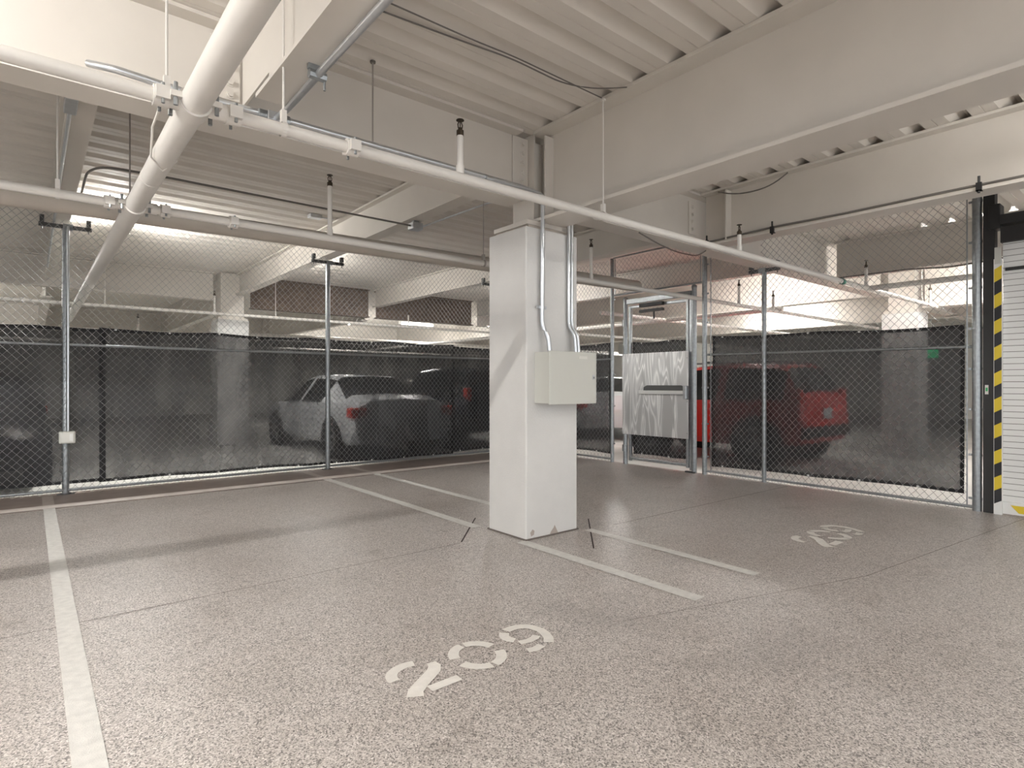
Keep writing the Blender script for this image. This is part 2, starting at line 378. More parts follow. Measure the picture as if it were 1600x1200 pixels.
MB().box(1.03, 1.11, 3.402, 3.412, 2.745, 2.795).build('cover', M['galv2'], t, bevel=.003)
conduit('bent grey conduit rising toward the viewer under the short beam', [(1.08,3.41,2.765),(1.06,3.15,2.72),(1.04,2.70,2.70),(1.045,2.3,2.71),(1.05,-2,2.72)], .0175, 'galv2', fil=.12, straps=[])
t = thing('beam_clamp', 'small clamp holding the bent conduit under the short beam', 'clamp', (1.04,2.70,2.70))
mb = MB().box(.995, 1.05, 2.69, 2.71, 2.72, 2.745); mb.tube([(1.0,2.70,2.70),(1.08,2.70,2.70)], .022, 8); mb.build('jaw', M['galv'], t); MB().tube([(1.075,2.70,2.64),(1.075,2.70,2.70)], .006, 8).build('bolt', M['galv'], t)
conduit('shiny conduit clipped under the far left beam', [(.20,4.3,3.06),(.20,6.6,3.06),(.20,11.5,3.06)], .013, 'galv2', straps=[])
t = thing('conduit_elbow_body', 'rectangular grey conduit fitting at the girder, upper left', 'conduit fitting', (.20,4.5,3.06))
MB().box(.165, .235, 4.1, 4.85, 3.035, 3.089).build('body', M['galv2'], t, bevel=.006)
t = thing('conduit_box', 'small square grey junction box under the pale beam', 'junction box', (3.35, 5.78, 3.03))
MB().box(3.29, 3.42, 5.72, 5.84, 2.99, 3.065).build('body', M['galv2'], t, bevel=.006)
mb = MB().box(3.32, 3.38, 5.75, 5.81, 3.063, 3.09); mb.build('bracket', M['galv'], t)
conduit('thin conduit from the small junction box to the column top', [(3.42,5.76,3.03),(3.47,5.5,3.05),(3.53,4.63,3.06),(3.45,3.92,2.86)], .010, fil=.06)
t = conduit('dark conduit crossing the deck above the left fence from a bend at left', [(.37,7.5,3.05),(.37,6.15,3.06),(.45,5.92,3.06),(.8,5.87,3.06),(3.29,5.78,3.03)], .010, 'cable', fil=.12)

t = thing('ceiling_box', 'small shiny box on the deck left of the pale beam', 'junction box', (2.93, 7.73, 3.48))
MB().box(2.86, 3.02, 7.66, 7.78, 3.47, 3.52).build('body', M['galv2'], t, bevel=.008); MB().tube([(3.02,7.72,3.50),(3.20,7.72,3.50)], .01, 8).build('stub', M['galv2'], t)
# ------------------------------------------------------------------ pipes
def pipe(label, pts, r, m='pipe', name='sprinkler_pipe', coup=(), fil=.08, n=16):
    t = thing(name, label, 'pipe', pts[0])
    MB().tube(path(pts, fil) if len(pts) > 2 else pts, r, n).build('tube', M[m], t, smooth=50)
    for p, d in coup:      # grooved coupling with two bolt ears
        p, d = Vector(p), Vector(d); mb = MB().tube([p-d*.030, p+d*.030], r*1.45, 14)
        a = d.cross(Vector((0,0,1))).normalized()
        e = (a*.35+Vector((0,0,.93))).normalized()
        for s in (-1, 1):
            q = p+a*s*r*1.45; mb.obox(q, d, a, Vector((0,0,1)), .026, .016, .026)
        cp = mb.build('coupling', M['pipe'], t, smooth=40)
        for s in (-1, 1):
            q = p+a*s*r*1.6; MB().tube([q-Vector((0,0,.045)), q+Vector((0,0,.04))], .007, 8).build('bolt', M['galv'], cp, loc=(0,0,0))
    return t
FX, FZ, FR = .541, 2.4507, .057
main = pipe('white pipe crossing the whole view in front of the column, nearest of the thin pipes', [(-7,MY,MZ),(10.9,MY,MZ)], .029,
            coup=[((.42,MY,MZ),(1,0,0)),((.70,MY,MZ),(1,0,0)),((1.26,MY,MZ),(1,0,0))])
MB().tube([(7.30,MY,MZ),(7.36,MY,MZ)], .036, 14).build('green_band', M['green'], main)
P2Y, P2Z = 4.66, 2.45
pp2 = pipe('white pipe just in front of the thick brown pipe along the left side', [(-7,P2Y,P2Z),(14,P2Y,P2Z)], .029,
     coup=[((.40,P2Y,P2Z),(1,0,0)),((.72,P2Y,P2Z),(1,0,0)),((1.16,P2Y,P2Z),(1,0,0))])
fat = pipe('thick white pipe running diagonally away at upper left', [(FX,-4,FZ),(FX,13.6,FZ)], FR, n=24)
for yy in (MY, P2Y):     # saddle tees on the thick pipe
    mb = MB().tube([(FX,yy-.05,FZ),(FX,yy+.05,FZ)], FR*1.16, 24); mb.tube([(FX-.13,yy,FZ),(FX+.13,yy,FZ)], .037, 14)
    for s in (-1, 1): mb.box(FX+s*.075-.022, FX+s*.075+.022, yy-.075, yy+.075, FZ-.012, FZ+.012)
    sd = mb.build('saddle_clamp', M['pipe'], fat, smooth=40)
    for s in (-1, 1):
        for q in (-1, 1): MB().tube([(FX+s*.078,yy+q*.06,FZ-.045),(FX+s*.078,yy+q*.06,FZ+.05)], .009, 8).build('bolt', M['galv'], sd, loc=(0,0,0))
for yy in (3.95, 9.6, 10.6): MB().tube([(FX,yy-.008,FZ),(FX,yy+.008,FZ)], FR*1.03, 24).build('seam', M['pipe'], fat)
BY = 5.62
pipe('thick taupe drain pipe above the left fence, shade put into its colour', [(-7,BY,2.535),(7.1,BY,2.733)], .084, 'drain', 'drain_pipe', n=20)
pipe('bright white branch pipe beyond the right fence heading toward the viewer', [(8.12,2.78,MZ),(8.12,-5,MZ)], .034)
pp12 = pipe('white pipe behind the left fence, under the far girder', [(-7,12.4,2.62),(11,12.4,2.62)], .029, coup=[((.62,12.4,2.62),(1,0,0)),((1.4,12.4,2.62),(1,0,0)),((-.1,12.4,2.62),(1,0,0))])
pp15 = pipe('white pipe far behind the left fence, upper of two', [(-7,15.8,2.45),(20,15.8,2.45)], .034)
pp18 = pipe('white pipe far behind the left fence, lower of two', [(-7,18.6,2.36),(20,18.6,2.36)], .034)
pipe('white pipe right of the far left column, low above the dark screen', [(3.6,16.9,2.60),(20,16.9,2.60)], .06)
pipe('pipe running back beyond the gate', [(9.6,4.6,2.5),(9.6,20,2.5)], .04)
pipe('pipe crossing beyond the right fence above the red car', [(7.7,6.9,2.5),(20,6.9,2.5)], .034)
pipe('pipe crossing far beyond the gate', [(7.7,10.2,2.5),(20,10.2,2.5)], .034)

# ------------------------------------------------------------------ sprinkler heads (upright)
def sprinkler(t, x, y, z0, z1, r=.019):
    k = z1-.085
    MB().tube([(x,y,z0),(x,y,z0+.05),(x,y,z0+.051),(x,y,k)], [r*1.25,r*1.25,r,r], 12).build('sprinkler_head', M['pipe'], t, smooth=50); t = C.objects[-1]
    mb = MB().tube([(x,y,k-.012),(x,y,k+.018),(x,y,k+.02),(x,y,k+.035)], [r*1.15,r*1.15,r*.8,r*.55], 10)
    for s in (-1, 1): mb.tube([(x+s*.012,y,k+.03),(x+s*.016,y,k+.052),(x+s*.004,y,k+.078)], .0035, 6)
    mb.tube([(x,y,k+.03),(x,y,k+.078)], .003, 6); mb.build('frame', M['brass'], t, loc=(0,0,0))
    MB().tube([(x,y,z1-.008),(x,y,z1-.004)], [r*1.25,r*1.2], 14).build('deflector', M['brass'], t, loc=(0,0,0))
sprinkler(main, 1.927, MY, MZ+.02, 2.79)
sprinkler(pp2, 1.90, P2Y, P2Z+.02, 2.975)
sprinkler(pp2, 5.04, P2Y, P2Z+.02, 2.94)
sprinkler(main, 5.03, MY, MZ+.02, 2.72)
sprinkler(pp12, 2.75, 12.4, 2.64, 3.06)
sprinkler(pp15, 1.9, 15.8, 2.47, 2.86, .024)
sprinkler(pp18, 1.6, 18.6, 2.38, 2.76, .026)
sprinkler(pp12, 7.0, 12.4, 2.62, 3.0)
sprinkler(pp2, 8.33, 4.66, 2.47, 2.84)
sprinkler(main, 8.06, MY, MZ+.02, 2.80)
sprinkler(main, 10.6, MY, MZ+.02, 2.78)
sprinkler(pp2, 9.4, 4.66, 2.47, 2.78)

# ------------------------------------------------------------------ hangers
def hanger(label, x, y, zp, zt=None, rp=.029, m='pipe', rr=.0055):
    if zt is None: zt = D2 if y > DY else DZ
    t = thing('pipe_hanger', label, 'pipe hanger', (x,y,zp), 'pipe hangers')
    MB().tube([(x,y,zp+rp+.05),(x,y,zt)], rr, 8).build('rod', M[m], t)
    ring = [(x,y+math.cos(a)*(rp+.005),zp+math.sin(a)*(rp+.005)) for a in [i*2*PI/16 for i in range(17)]]
    mb = MB()
    for i in range(16):
        p, q = ring[i], ring[i+1]; mb.add([(x-.012,*p[1:]),(x-.012,*q[1:]),(x+.012,*q[1:]),(x+.012,*p[1:])], [(0,1,2,3)])
    mb.box(x-.012, x+.012, y-.014, y+.014, zp+rp+.002, zp+rp+.06); mb.build('clevis', M[m], t, smooth=60)
    MB().tube([(x,y,zt-.012),(x,y,zt)], .018, 10).build('anchor', M['cable'] if m == 'rodw' else M[m], t)
hanger('white pipe hanger left of the thick diagonal pipe', .44, MY, MZ)
hanger('white pipe hanger right of the thick diagonal pipe on the front pipe', .92, MY, MZ)
hanger('white pipe hanger in front of the deep beam right of the column', 3.165, MY, MZ, zt=3.29)
hanger('thin dark rod hanging a conduit under the deck, left of the sprinkler', 1.70, 3.47, 2.727, rp=.017, m='rodw')
hanger('white hanger on the second pipe at far left', .13, P2Y, P2Z)
hanger('thin rod hanger on the pipe beside the column', 3.475, P2Y, P2Z, m='rodw', rr=.004)
hanger('thin dark rod hanger above the drain pipe at left', .62, BY, 2.642, rp=.085, m='rodw')
hanger('hanger rod on the far pipe behind the left fence', 1.0, 12.4, 2.62, rr=.008)
hanger('hanger rod right of the middle fence post behind the mesh', 3.9, 12.4, 2.62, rr=.008)
hanger('hanger on the bright pipe beyond the right fence', 10.2, MY, MZ, rr=.008)
t = thing('safety_strap', 'thin wire loop around the thick diagonal pipe', 'strap', (FX,3.25,FZ))
mb = MB().tube([(FX-.085,2.98,2.53),(FX-.085,3.30,2.50),(FX-.064,3.5,2.42),(FX,3.58,2.384),(FX+.064,3.54,2.44)], .005, 6); mb.build('wire', M['pipe'], t)

# cables
def cable(label, pts, r=.005, m='cable'):
    t = MB().tube(path(pts, .12, 5), r, 6).build('cable', M[m], smooth=60); tag(t, label, 'cable'); return t
cable('thin cable under the deck curving to the deep beam, upper one', [(1.0,3.0,3.315),(2.02,2.90,3.315),(2.35,2.85,3.31),(2.8,2.85,3.30),(3.01,2.75,3.29),(3.20,2.61,3.31)], .005)
cable('thin cable under the deck running straight to the hanger rod', [(1.0,2.87,3.315),(2.07,2.85,3.315),(2.33,2.83,3.315),(3.17,2.83,3.31)], .0045)
cable('loose cable drooping at the top of the second beam', [(5.66,3.4,3.30),(5.62,3.25,3.23),(5.62,3.05,3.19),(5.62,2.8,3.20),(5.66,2.66,3.30)], .007)
cable('grey cable lying along the bottom flange of the second beam', [(5.66,3.58,2.786),(5.655,2.8,2.80),(5.65,2.1,2.785),(5.655,1.5,2.79),(5.65,.9,2.785),(5.65,-2,2.785)], .010)
cable('cable looping below the girder over the gate', [(4.6,3.62,2.735),(4.9,3.6,2.66),(5.2,3.6,2.625),(5.6,3.62,2.64),(5.8,3.64,2.735)], .007)
cable('cable along the beam beyond the right fence', [(9.05,3.6,2.79),(9.03,2.6,2.78),(9.04,2.2,2.74),(9.03,1.2,2.79),(9.03,-2,2.78)], .012)
for lb, yy in (('small black beam clamp on the second beam, right one', 1.177), ('small black beam clamp on the second beam, left one', 2.80), ('small black beam clamp at the column end of the second beam', 3.52)):
    t = thing('beam_clamp', lb, 'clamp', (5.64, yy, 2.76), 'black beam clamps')
    mb = MB().box(5.615, 5.66, yy-.018, yy+.018, 2.735, 2.742); mb.box(5.615, 5.637, yy-.018, yy+.018, 2.735, 2.80); mb.build('jaw', M['blackm'], t)
    mb = MB().tube([(5.628,yy,2.72),(5.628,yy,2.85)], .009, 8); mb.build('bolt', M['blackm'], t)

# ------------------------------------------------------------------ chain link
def chain(parent, o, u, L, z0, z1, name='chain_mesh', dw=.078, dh=.086, r=.0026):
    o, u = Vector(o), Vector(u); nrm = Vector((-u.y, u.x, 0)); mb = MB()
    h = dw/2; nw = int(L/h); ns = int((z1-z0)/(dh/2))
    for k in range(nw):
        pts = []
        for j in range(ns+1):
            s = (j+k) % 2
            pts.append(o+u*(h*(k+s))+Vector((0,0,z0+j*dh/2))+nrm*(.0022 if s == k % 2 else -.0022))
        n = 3; vs_ = []; fs = []
        for p in pts:
            for q in range(n):
                a = 2*PI*q/n; vs_.append(p+(u*math.cos(a)+nrm*math.sin(a))*r*1.25)
        for i in range(len(pts)-1):
            for q in range(n): fs.append((i*n+q, i*n+(q+1) % n, (i+1)*n+(q+1) % n, (i+1)*n+q))
        mb.add(vs_, fs)
    me = bpy.data.meshes.new(name); me.from_pydata(mb.v, [], mb.f); me.materials.append(M['wire'])
    ob = bpy.data.objects.new(name, me); C.objects.link(ob); ob.parent = parent; ob.location = -parent.location
    return ob
def post(parent, x, y, z0, z1, r, bands=(), cap=False, name='post', d=(1,0,0)):
    p = MB().tube([(x,y,z0),(x,y,z1)], r, 16).build(name, M['galv'], parent, smooth=50)
    for z in bands:
        mb = MB().tube([(x,y,z-.011),(x,y,z+.011)], r*1.12, 14); dd = Vector(d); q = Vector((x,y,z))-dd*(r+.012); mb.obox(q, dd, Vector((-dd.y,dd.x,0)), Vector((0,0,1)), .016, .008, .011)
        mb.build('tension_band', M['galv'], p, loc=(0,0,0))
    if cap: MB().tube([(x,y,z1-.02),(x,y,z1+.01),(x,y,z1+.03)], [r*1.12,r*1.12,r*.5], 14).build('post_cap', M['galv'], p, smooth=50, loc=(0,0,0))
    return p
def rail(parent, p, q, r=.019, name='rail'): return MB().tube([p,q], r, 12).build(name, M['galv'], parent, smooth=50)
def trapeze(parent, x, y, z, u, half=.24, zt=3.10):      # strut bracket hung from the deck that holds a post top
    u = Vector(u); v = Vector((-u.y,u.x,0)); c = Vector((x,y,z)); mb = MB()
    mb.obox(c+Vector((0,0,.02)), u, v, Vector((0,0,1)), half, .021, .021); s = mb.build('strut', M['strut'], parent, bevel=.003)
    for k in (-1, 1):
        q = c+u*k*(half-.03); MB().tube([q+Vector((0,0,-.03)), q+Vector((0,0,zt-z))], .006, 8).build('threaded_rod', M['strut'], s, loc=(0,0,0))
        MB().obox(q+Vector((0,0,.085)), u, v, Vector((0,0,1)), .02, .03, .035).build('clip', M['strut'], s, loc=(0,0,0))
    MB().obox(c+u*.02+Vector((0,0,.02)), u, v, Vector((0,0,1)), .045, .028, .03).build('post_saddle', M['galv'], s, loc=(0,0,0))

# left fence (runs along X at Y = YF)
fence = thing('chain_link_fence', 'long chain link fence across the back of the left parking space', 'fence', (3.35, YF, 0))
for x in (-2.75, .305, 3.353, 6.40): 
    post(fence, x, YF, .004, 3.005, .034); trapeze(fence, x, YF, 3.005, (1,0,0))
    mb = MB().tube([(x,YF,.004),(x,YF,.02)], .05, 14); mb.box(x-.08, x+.08, YF-.03, YF+.03, .004, .012); mb.build('foot_plate', M['strut'], fence)
for z, r in ((1.695, .0165), (.052, .0165)): rail(fence, (-6, YF+.03 if z > 1 else YF-.01, z), (XF, YF+.03 if z > 1 else YF-.01, z), r)
chain(fence, (-3.2, YF-.045, 0), (1,0,0), 10.36, .015, 3.27)
# conduit + weatherproof outlet on the left post
conduit('slim conduit running down the left fence post to the outlet', [(.325,YF-.072,3.02),(.325,YF-.072,.70)], .0125, straps=[])
t = thing('outlet_box', 'grey weatherproof outlet box on the left fence post', 'outlet', (.31, YF-.09, .6))
MB().box(.24, .39, YF-.115, YF-.052, .585, .72).build('housing', M['box'], t, bevel=.012)
MB().box(.255, .375, YF-.122, YF-.115, .60, .705).build('cover', M['label'], t, bevel=.004)
MB().box(.335, .366, YF-.125, YF-.122, .615, .69).build('flap', M['white'], t)

# right fence (runs along Y at X = XF)
fence2 = thing('chain_link_fence', 'chain link fence along the right side with the gate in it', 'fence', (XF, 3.6, 0))
post(fence2, XF, 6.20, .0, 3.26, .030, (.3,.9,1.4,2.0,2.6), d=(0,1,0))
post(fence2, XF, 4.535, .0, 3.22, .034, (.25,.7,1.2,1.65,2.1,2.5,2.9), d=(0,1,0))
post(fence2, XF, 3.685, .0, 2.675, .029); trapeze(fence2, XF, 3.685, 2.675, (0,1,0), .2, GZ+.03)
post(fence2, XF, 1.52, .0, 3.2, .040, (.12,.55,1.0,1.4,1.8,2.2,2.65,3.05), d=(0,-1,0))
post(fence2, XF, 8.20, .0, 3.2, .034)
rail(fence2, (XF+.02,4.50,1.655), (XF+.02,1.55,1.62), .0165); rail(fence2, (XF,4.50,.05), (XF,1.55,.035), .0165)
rail(fence2, (XF+.02,8.17,1.65), (XF+.02,6.22,1.65), .0165); rail(fence2, (XF,8.17,.05), (XF,6.22,.05), .0165)
rail(fence2, (XF,6.17,2.665), (XF,4.56,2.665), .014, 'mesh_bar'); rail(fence2, (XF,6.17,3.262), (XF,1.55,3.262), .014, 'mesh_bar')
for yy, z0, z1 in ((6.14,2.67,3.25),(4.44,.05,3.25),(1.60,.05,3.25),(4.60,2.67,3.25)): MB().box(XF-.004, XF+.004, yy-.006, yy+.006, z0, z1).build('tension_bar', M['galv'], fence2)
chain(fence2, (XF-.03, 6.24, 0), (0,1,0), 2.0, .012, 3.25)
chain(fence2, (XF-.005, 4.61, 0), (0,1,0), 1.53, 2.67, 3.25)
chain(fence2, (XF-.03, 1.60, 0), (0,1,0), 2.86, .004, 3.25)

# gate
gy0, gy1 = 4.70, 5.93
for yy, h, lb in ((gy1, 2.58, 'left gate post with rounded cap'), (gy0, 2.62, 'right gate post with rounded cap beside the latch')):
    t = thing('gate_post', lb, 'post', (XF, yy, 0)); post(t, XF, yy, 0, h, .036, cap=True, name='tube')
    if yy == gy1:
        for z in (.25, 2.2): MB().tube([(XF-.01,yy,z-.05),(XF-.01,yy,z+.05)], .045, 12).build('hinge', M['galv'], t, smooth=50)
    else:
        MB().box(XF-.05, XF+.0, yy-.03, yy+.12, 0, .02).build('foot_plate', M['strut'], t)
gate = thing('gate', 'chain link gate with a buffed steel panel and push bar', 'gate', (XF, 5.3, 0))
a, bq = 4.80, 5.83
for yy in (a, bq): MB().box(XF-.022, XF+.022, yy-.022, yy+.022, .06, 2.46).build('frame_stile', M['galv'], gate, bevel=.006)
for z in (.10, 2.44): MB().box(XF-.022, XF+.022, a, bq, z-.022, z+.022).build('frame_rail', M['galv'], gate, bevel=.006)
MB().box(XF-.01, XF+.01, gy0+.036, a-.03, .03, 2.5).build('latch_strip', M['galv'], gate)
MB().box(XF-.03, XF+.03, gy0+.04, gy1-.04, 2.49, 2.57).build('header', M['galv'], gate, bevel=.006)
chain(gate, (XF+.0, a+.02, 0), (0,1,0), bq-a-.04, .12, 2.42)
MB().box(XF-.045, XF-.040, 4.765, 5.955, .472, 1.718).build('steel_panel', M['sheet'], gate)
pb = MB().box(XF-.10, XF-.046, 4.79, 5.60, 1.10, 1.155).build('push_bar', M['alu'], gate, bevel=.008)
MB().prism([(0,0),(.70,0),(.70,.045),(.64,.075),(.06,.075),(0,.045)], (XF-.046,4.82,1.155), (0,1,0), (0,0,1), (-1,0,0), .035).build('bar_housing', M['strut'], pb, loc=(0,0,0))
MB().box(XF-.115, XF-.046, 4.755, 4.815, 1.03, 1.225).build('latch_head', M['galv2'], pb, bevel=.01, loc=(0,0,0))
for z in (1.62, 1.0, .55): MB().tube([(XF-.05,4.785,z),(XF-.045,4.785,z)], .008, 8).build('rivet', M['galv'], gate)
cl = MB().box(XF-.09, XF-.03, 5.18, 5.60, 2.41, 2.465).build('closer', M['blackm'], gate, bevel=.006)
MB().box(XF-.085, XF-.03, 5.18, 5.60, 2.33, 2.37).build('closer_arm', M['blackm'], cl, loc=(0,0,0)); MB().box(XF-.07, XF-.055, 5.33, 5.35, 2.22, 2.36).build('closer_rod', M['blackm'], cl, loc=(0,0,0))

# ------------------------------------------------------------------ privacy screens
def screen(label, p0, p1, z0, z1, sag0=.02, sag1=.02, amp=.012, tie=1.0, tilt=(0, 0), m='screen'):
    p0, p1 = Vector((*p0, 0)), Vector((*p1, 0)); d = (p1-p0); L = d.length; d.normalize(); n = Vector((-d.y,d.x,0)); 
    t = thing('privacy_screen', label, 'screen', ((p0.x+p1.x)/2, (p0.y+p1.y)/2, z0))
    nu = max(6, int(L/.08)); nv = 24; rnd = random.Random(label); ph = [rnd.uniform(0, 6) for _ in range(6)]
    def P(i, j):
        u, v = i/nu, j/nv; x = u*L; s = abs(math.sin(x*PI/tie))
        zb = z0+tilt[0]*u+sag0*s*.6; zt = z1+tilt[1]*u-sag1*s
        z = zb+(zt-zb)*v
        w_ = amp*(math.sin(x*2.1+z*2.6+ph[0])+.6*math.sin(x*5.3-z*3.4+ph[1])+.45*math.sin(x*9+z*6+ph[2]))
        q = p0+d*x+n*w_; return Vector((q.x, q.y, z))
    mb = MB(); mb.v = [tuple(P(i,j)) for i in range(nu+1) for j in range(nv+1)]
    mb.f = [(i*(nv+1)+j, (i+1)*(nv+1)+j, (i+1)*(nv+1)+j+1, i*(nv+1)+j+1) for i in range(nu) for j in range(nv)]
    mb.build('mesh_sheet', M[m], t, smooth=80)
    hb = MB(); hw = .035
    def bandq(pts, off):
        for a_, b_ in zip(pts, pts[1:]):
            hb.add([a_-n*.003, b_-n*.003, b_+off-n*.003, a_+off-n*.003], [(0,1,2,3)])
    bandq([P(i,nv) for i in range(nu+1)], Vector((0,0,-hw))); bandq([P(i,0) for i in range(nu+1)], Vector((0,0,hw)))
    bandq([P(0,j) for j in range(nv+1)], d*hw); bandq([P(nu,j) for j in range(nv+1)], -d*hw)
    hb.build('hem', M['hem'], t)
    k = int(L/.62)
    for q in range(k+1):
        for top in (True, False):
            i = min(nu, int(nu*(q+.25)/(k+1)+.5)); p = P(i, nv if top else 0)
            MB().obox(p+Vector((0,0,-.012 if top else .012)), d, n, Vector((0,0,1)), .012, .006, .010).build('tie', M['white'], t)
    return t
SY = YF+.055
screen('black mesh screen at the left end of the left fence', (-3.2, SY), (.68, SY), .125, 1.90, tie=1.6, amp=.02, tilt=(-.02, .01))
screen('long black mesh screen across the middle of the left fence', (.62, SY+.012), (5.6, SY+.012), .10, 1.915, tie=1.25, amp=.02, tilt=(-.06, .01))
screen('black mesh screen at the end of the left fence beside the column', (5.57, SY), (7.1, SY), .085, 1.90, tie=1.5)
SX = XF+.045
screen('black mesh screen between the column and the gate', (SX, 8.15), (SX, 6.26), .12, 1.92, tie=.9, amp=.01, m='screen_dense')
screen('black mesh screen behind the gate leaf', (SX-.012, 5.80), (SX-.012, 4.83), .165, 1.90, tie=.7, amp=.008, m='screen_dense')
screen('black mesh screen on the right fence in front of the red car', (SX, 4.45), (SX, 1.63), .115, 1.91, tie=1.4, amp=.012, m='screen_dense', tilt=(.035,-.06))

# ------------------------------------------------------------------ rolling grille door at the right
t = thing('rolling_grille', 'white slatted rolling door with a yellow and black edge at far right', 'door', (XF, .2, 0))
MB().box(XF-.03, XF+.09, 1.378, 1.468, 0, 3.25).build('guide_post', M['blackm'], t, bevel=.004)
gs = MB().box(XF-.05, XF-.03, 1.318, 1.382, 0, 2.45).build('edge_board', M['white'], t)
mb = MB(); mk = MB(); z = .10; pitch = .125; i = 0; y0_, y1_ = 1.322, 1.378
while z < 2.29:
    z1_ = min(z+pitch, 2.36)
    MB().prism([(y0_,z+.035),(y1_,z),(y1_,z1_),(y0_,z1_+.035)], (XF-.052,0,0), (0,1,0), (0,0,1), (1,0,0), .002).build('yellow_stripe' if i % 2 else 'black_stripe', M['yellow'] if i % 2 else M['haz_black'], gs, loc=(0,0,0))
    z = z1_; i += 1
MB().box(XF-.055, XF-.045, 1.325, 1.375, 2.40, 2.56).build('junction_tag', M['box'], gs, loc=(0,0,0))
MB().box(XF-.033, XF-.030, 1.425, 1.452, 1.15, 1.24).build('round_tag', M['label'], t)
MB().box(XF-.0345, XF-.033, 1.430, 1.447, 1.18, 1.215).build('tag_mark', M['tag'], t)
mb = MB().box(XF-.09, XF+.12, -3.5, 1.33, 2.77, 2.86); mb.box(XF-.06, XF+.12, -3.5, 1.33, 2.60, 2.745); h = mb.build('header_rail', M['blackm'], t)
MB().box(XF-.06, XF+.1, 1.33, 1.42, 2.74, 2.98).build('header_bracket', M['blackm'], t, bevel=.01)
MB().box(XF-.03, XF-.01, 1.1, 1.30, 2.33, 2.36).build('sensor_arm', M['blackm'], t)
mb = MB(); z = .13
while z < 2.6: 
    mb.box(XF-.008, XF+.010, -3.5, 1.32, z, z+.052); z += .0572
mb.build('slats', M['white'], t)
mb = MB(); z = .13+.052
while z < 2.6: mb.box(XF-.004, XF+.004, -3.5, 1.32, z, z+.0052); z += .0572
mb.build('slat_gaps', M['cable'], t)
bb = MB().box(XF-.03, XF+.03, -3.5, 1.32, .012, .125).build('bottom_bar', M['white'], t, bevel=.004)
mb = MB(); mk = MB(); yy = 1.26; i = 0
while yy > -.6:
    MB().prism([(yy,.10),(yy-.11,.10),(yy-.17,.03),(yy-.06,.03)], (XF-.032,0,0), (0,1,0), (0,0,1), (1,0,0), .002).build('black_stripe' if i % 2 else 'yellow_stripe', M['haz_black'] if i % 2 else M['yellow'], bb, loc=(0,0,0)); yy -= .11; i += 1

# ------------------------------------------------------------------ floor markings
def stripe(label, p, q, wd=.10):
    o = strip(MB(), p, q, wd, z1=.0034 if max(p[1], q[1]) > 7.4 else .0022).build('parking_stripe', M['white_line']); return tag(o, label, 'floor marking')
stripe('white floor stripe at the left edge of the left parking space', (.142, 7.455), (.152, 1.0), .094)
stripe('white floor stripe left of the column, running toward the fence', (2.995, 7.455), (3.0, 4.12), .10)
stripe('white floor stripe right of the column toward the fence', (3.70, 7.455), (3.695, 4.3), .10)
stripe('white floor stripe in front of the column, nearer one', (3.0, 3.52), (3.0, 1.92), .10)
stripe('white floor stripe right of the column base, farther one', (3.69, 3.45), (3.675, 1.93), .09)
M['stripe_dim'] = mat('dim_line_paint', (.40, .35, .315), .5, var=.15, vscale=25)  # stripe ends on the band, a darker tone than the other stripes
for lb, p, q in (('faint stripe end on the brown band, at the left fence post', (.142,8.25), (.142,7.58)), ('faint stripe end on the brown band, left of the two near the middle post', (2.995,8.25), (2.995,7.58)), ('faint stripe end on the brown band, right of the two near the middle post', (3.70,8.25), (3.70,7.58))):
    o = strip(MB(), p, q, .095, z1=.0055).build('parking_stripe', M['stripe_dim']); tag(o, lb, 'floor marking')
for lb, p, q in (('thin dark slot in the floor left of the column base', (3.20,4.415), (2.625,3.81)), ('thin dark slot in the floor right of the column base', (3.985,3.72), (3.30,3.025))):
    o = strip(MB(), p, q, .012, z1=.0018).build('floor_slot', M['slot']); tag(o, lb, 'floor joint')
def ribbon(mb, pts, wd, o, sx, sy, z=.0025):
    pts = [Vector((p[0], p[1], 0)) for p in pts]; L_, R_ = [], []
    for i, p in enumerate(pts):
        d = (pts[min(i+1, len(pts)-1)]-pts[max(i-1, 0)]).normalized(); n = Vector((-d.y, d.x, 0)); ww = wd[i] if isinstance(wd, list) else wd
        for lst, s in ((L_, 1), (R_, -1)):
            q = p+n*s*ww/2; lst.append((o[0]+q.x*sx, o[1]+q.y*sy, z))
    k = len(pts); mb.add(L_+R_, [(i, i+1, k+i+1, k+i) for i in range(k-1)])
def ell(cx_, cy_, rx, ry, a0, a1, n=10): return [(cx_+rx*math.cos(math.radians(a0+(a1-a0)*i/n)), cy_+ry*math.sin(math.radians(a0+(a1-a0)*i/n))) for i in range(n+1)]
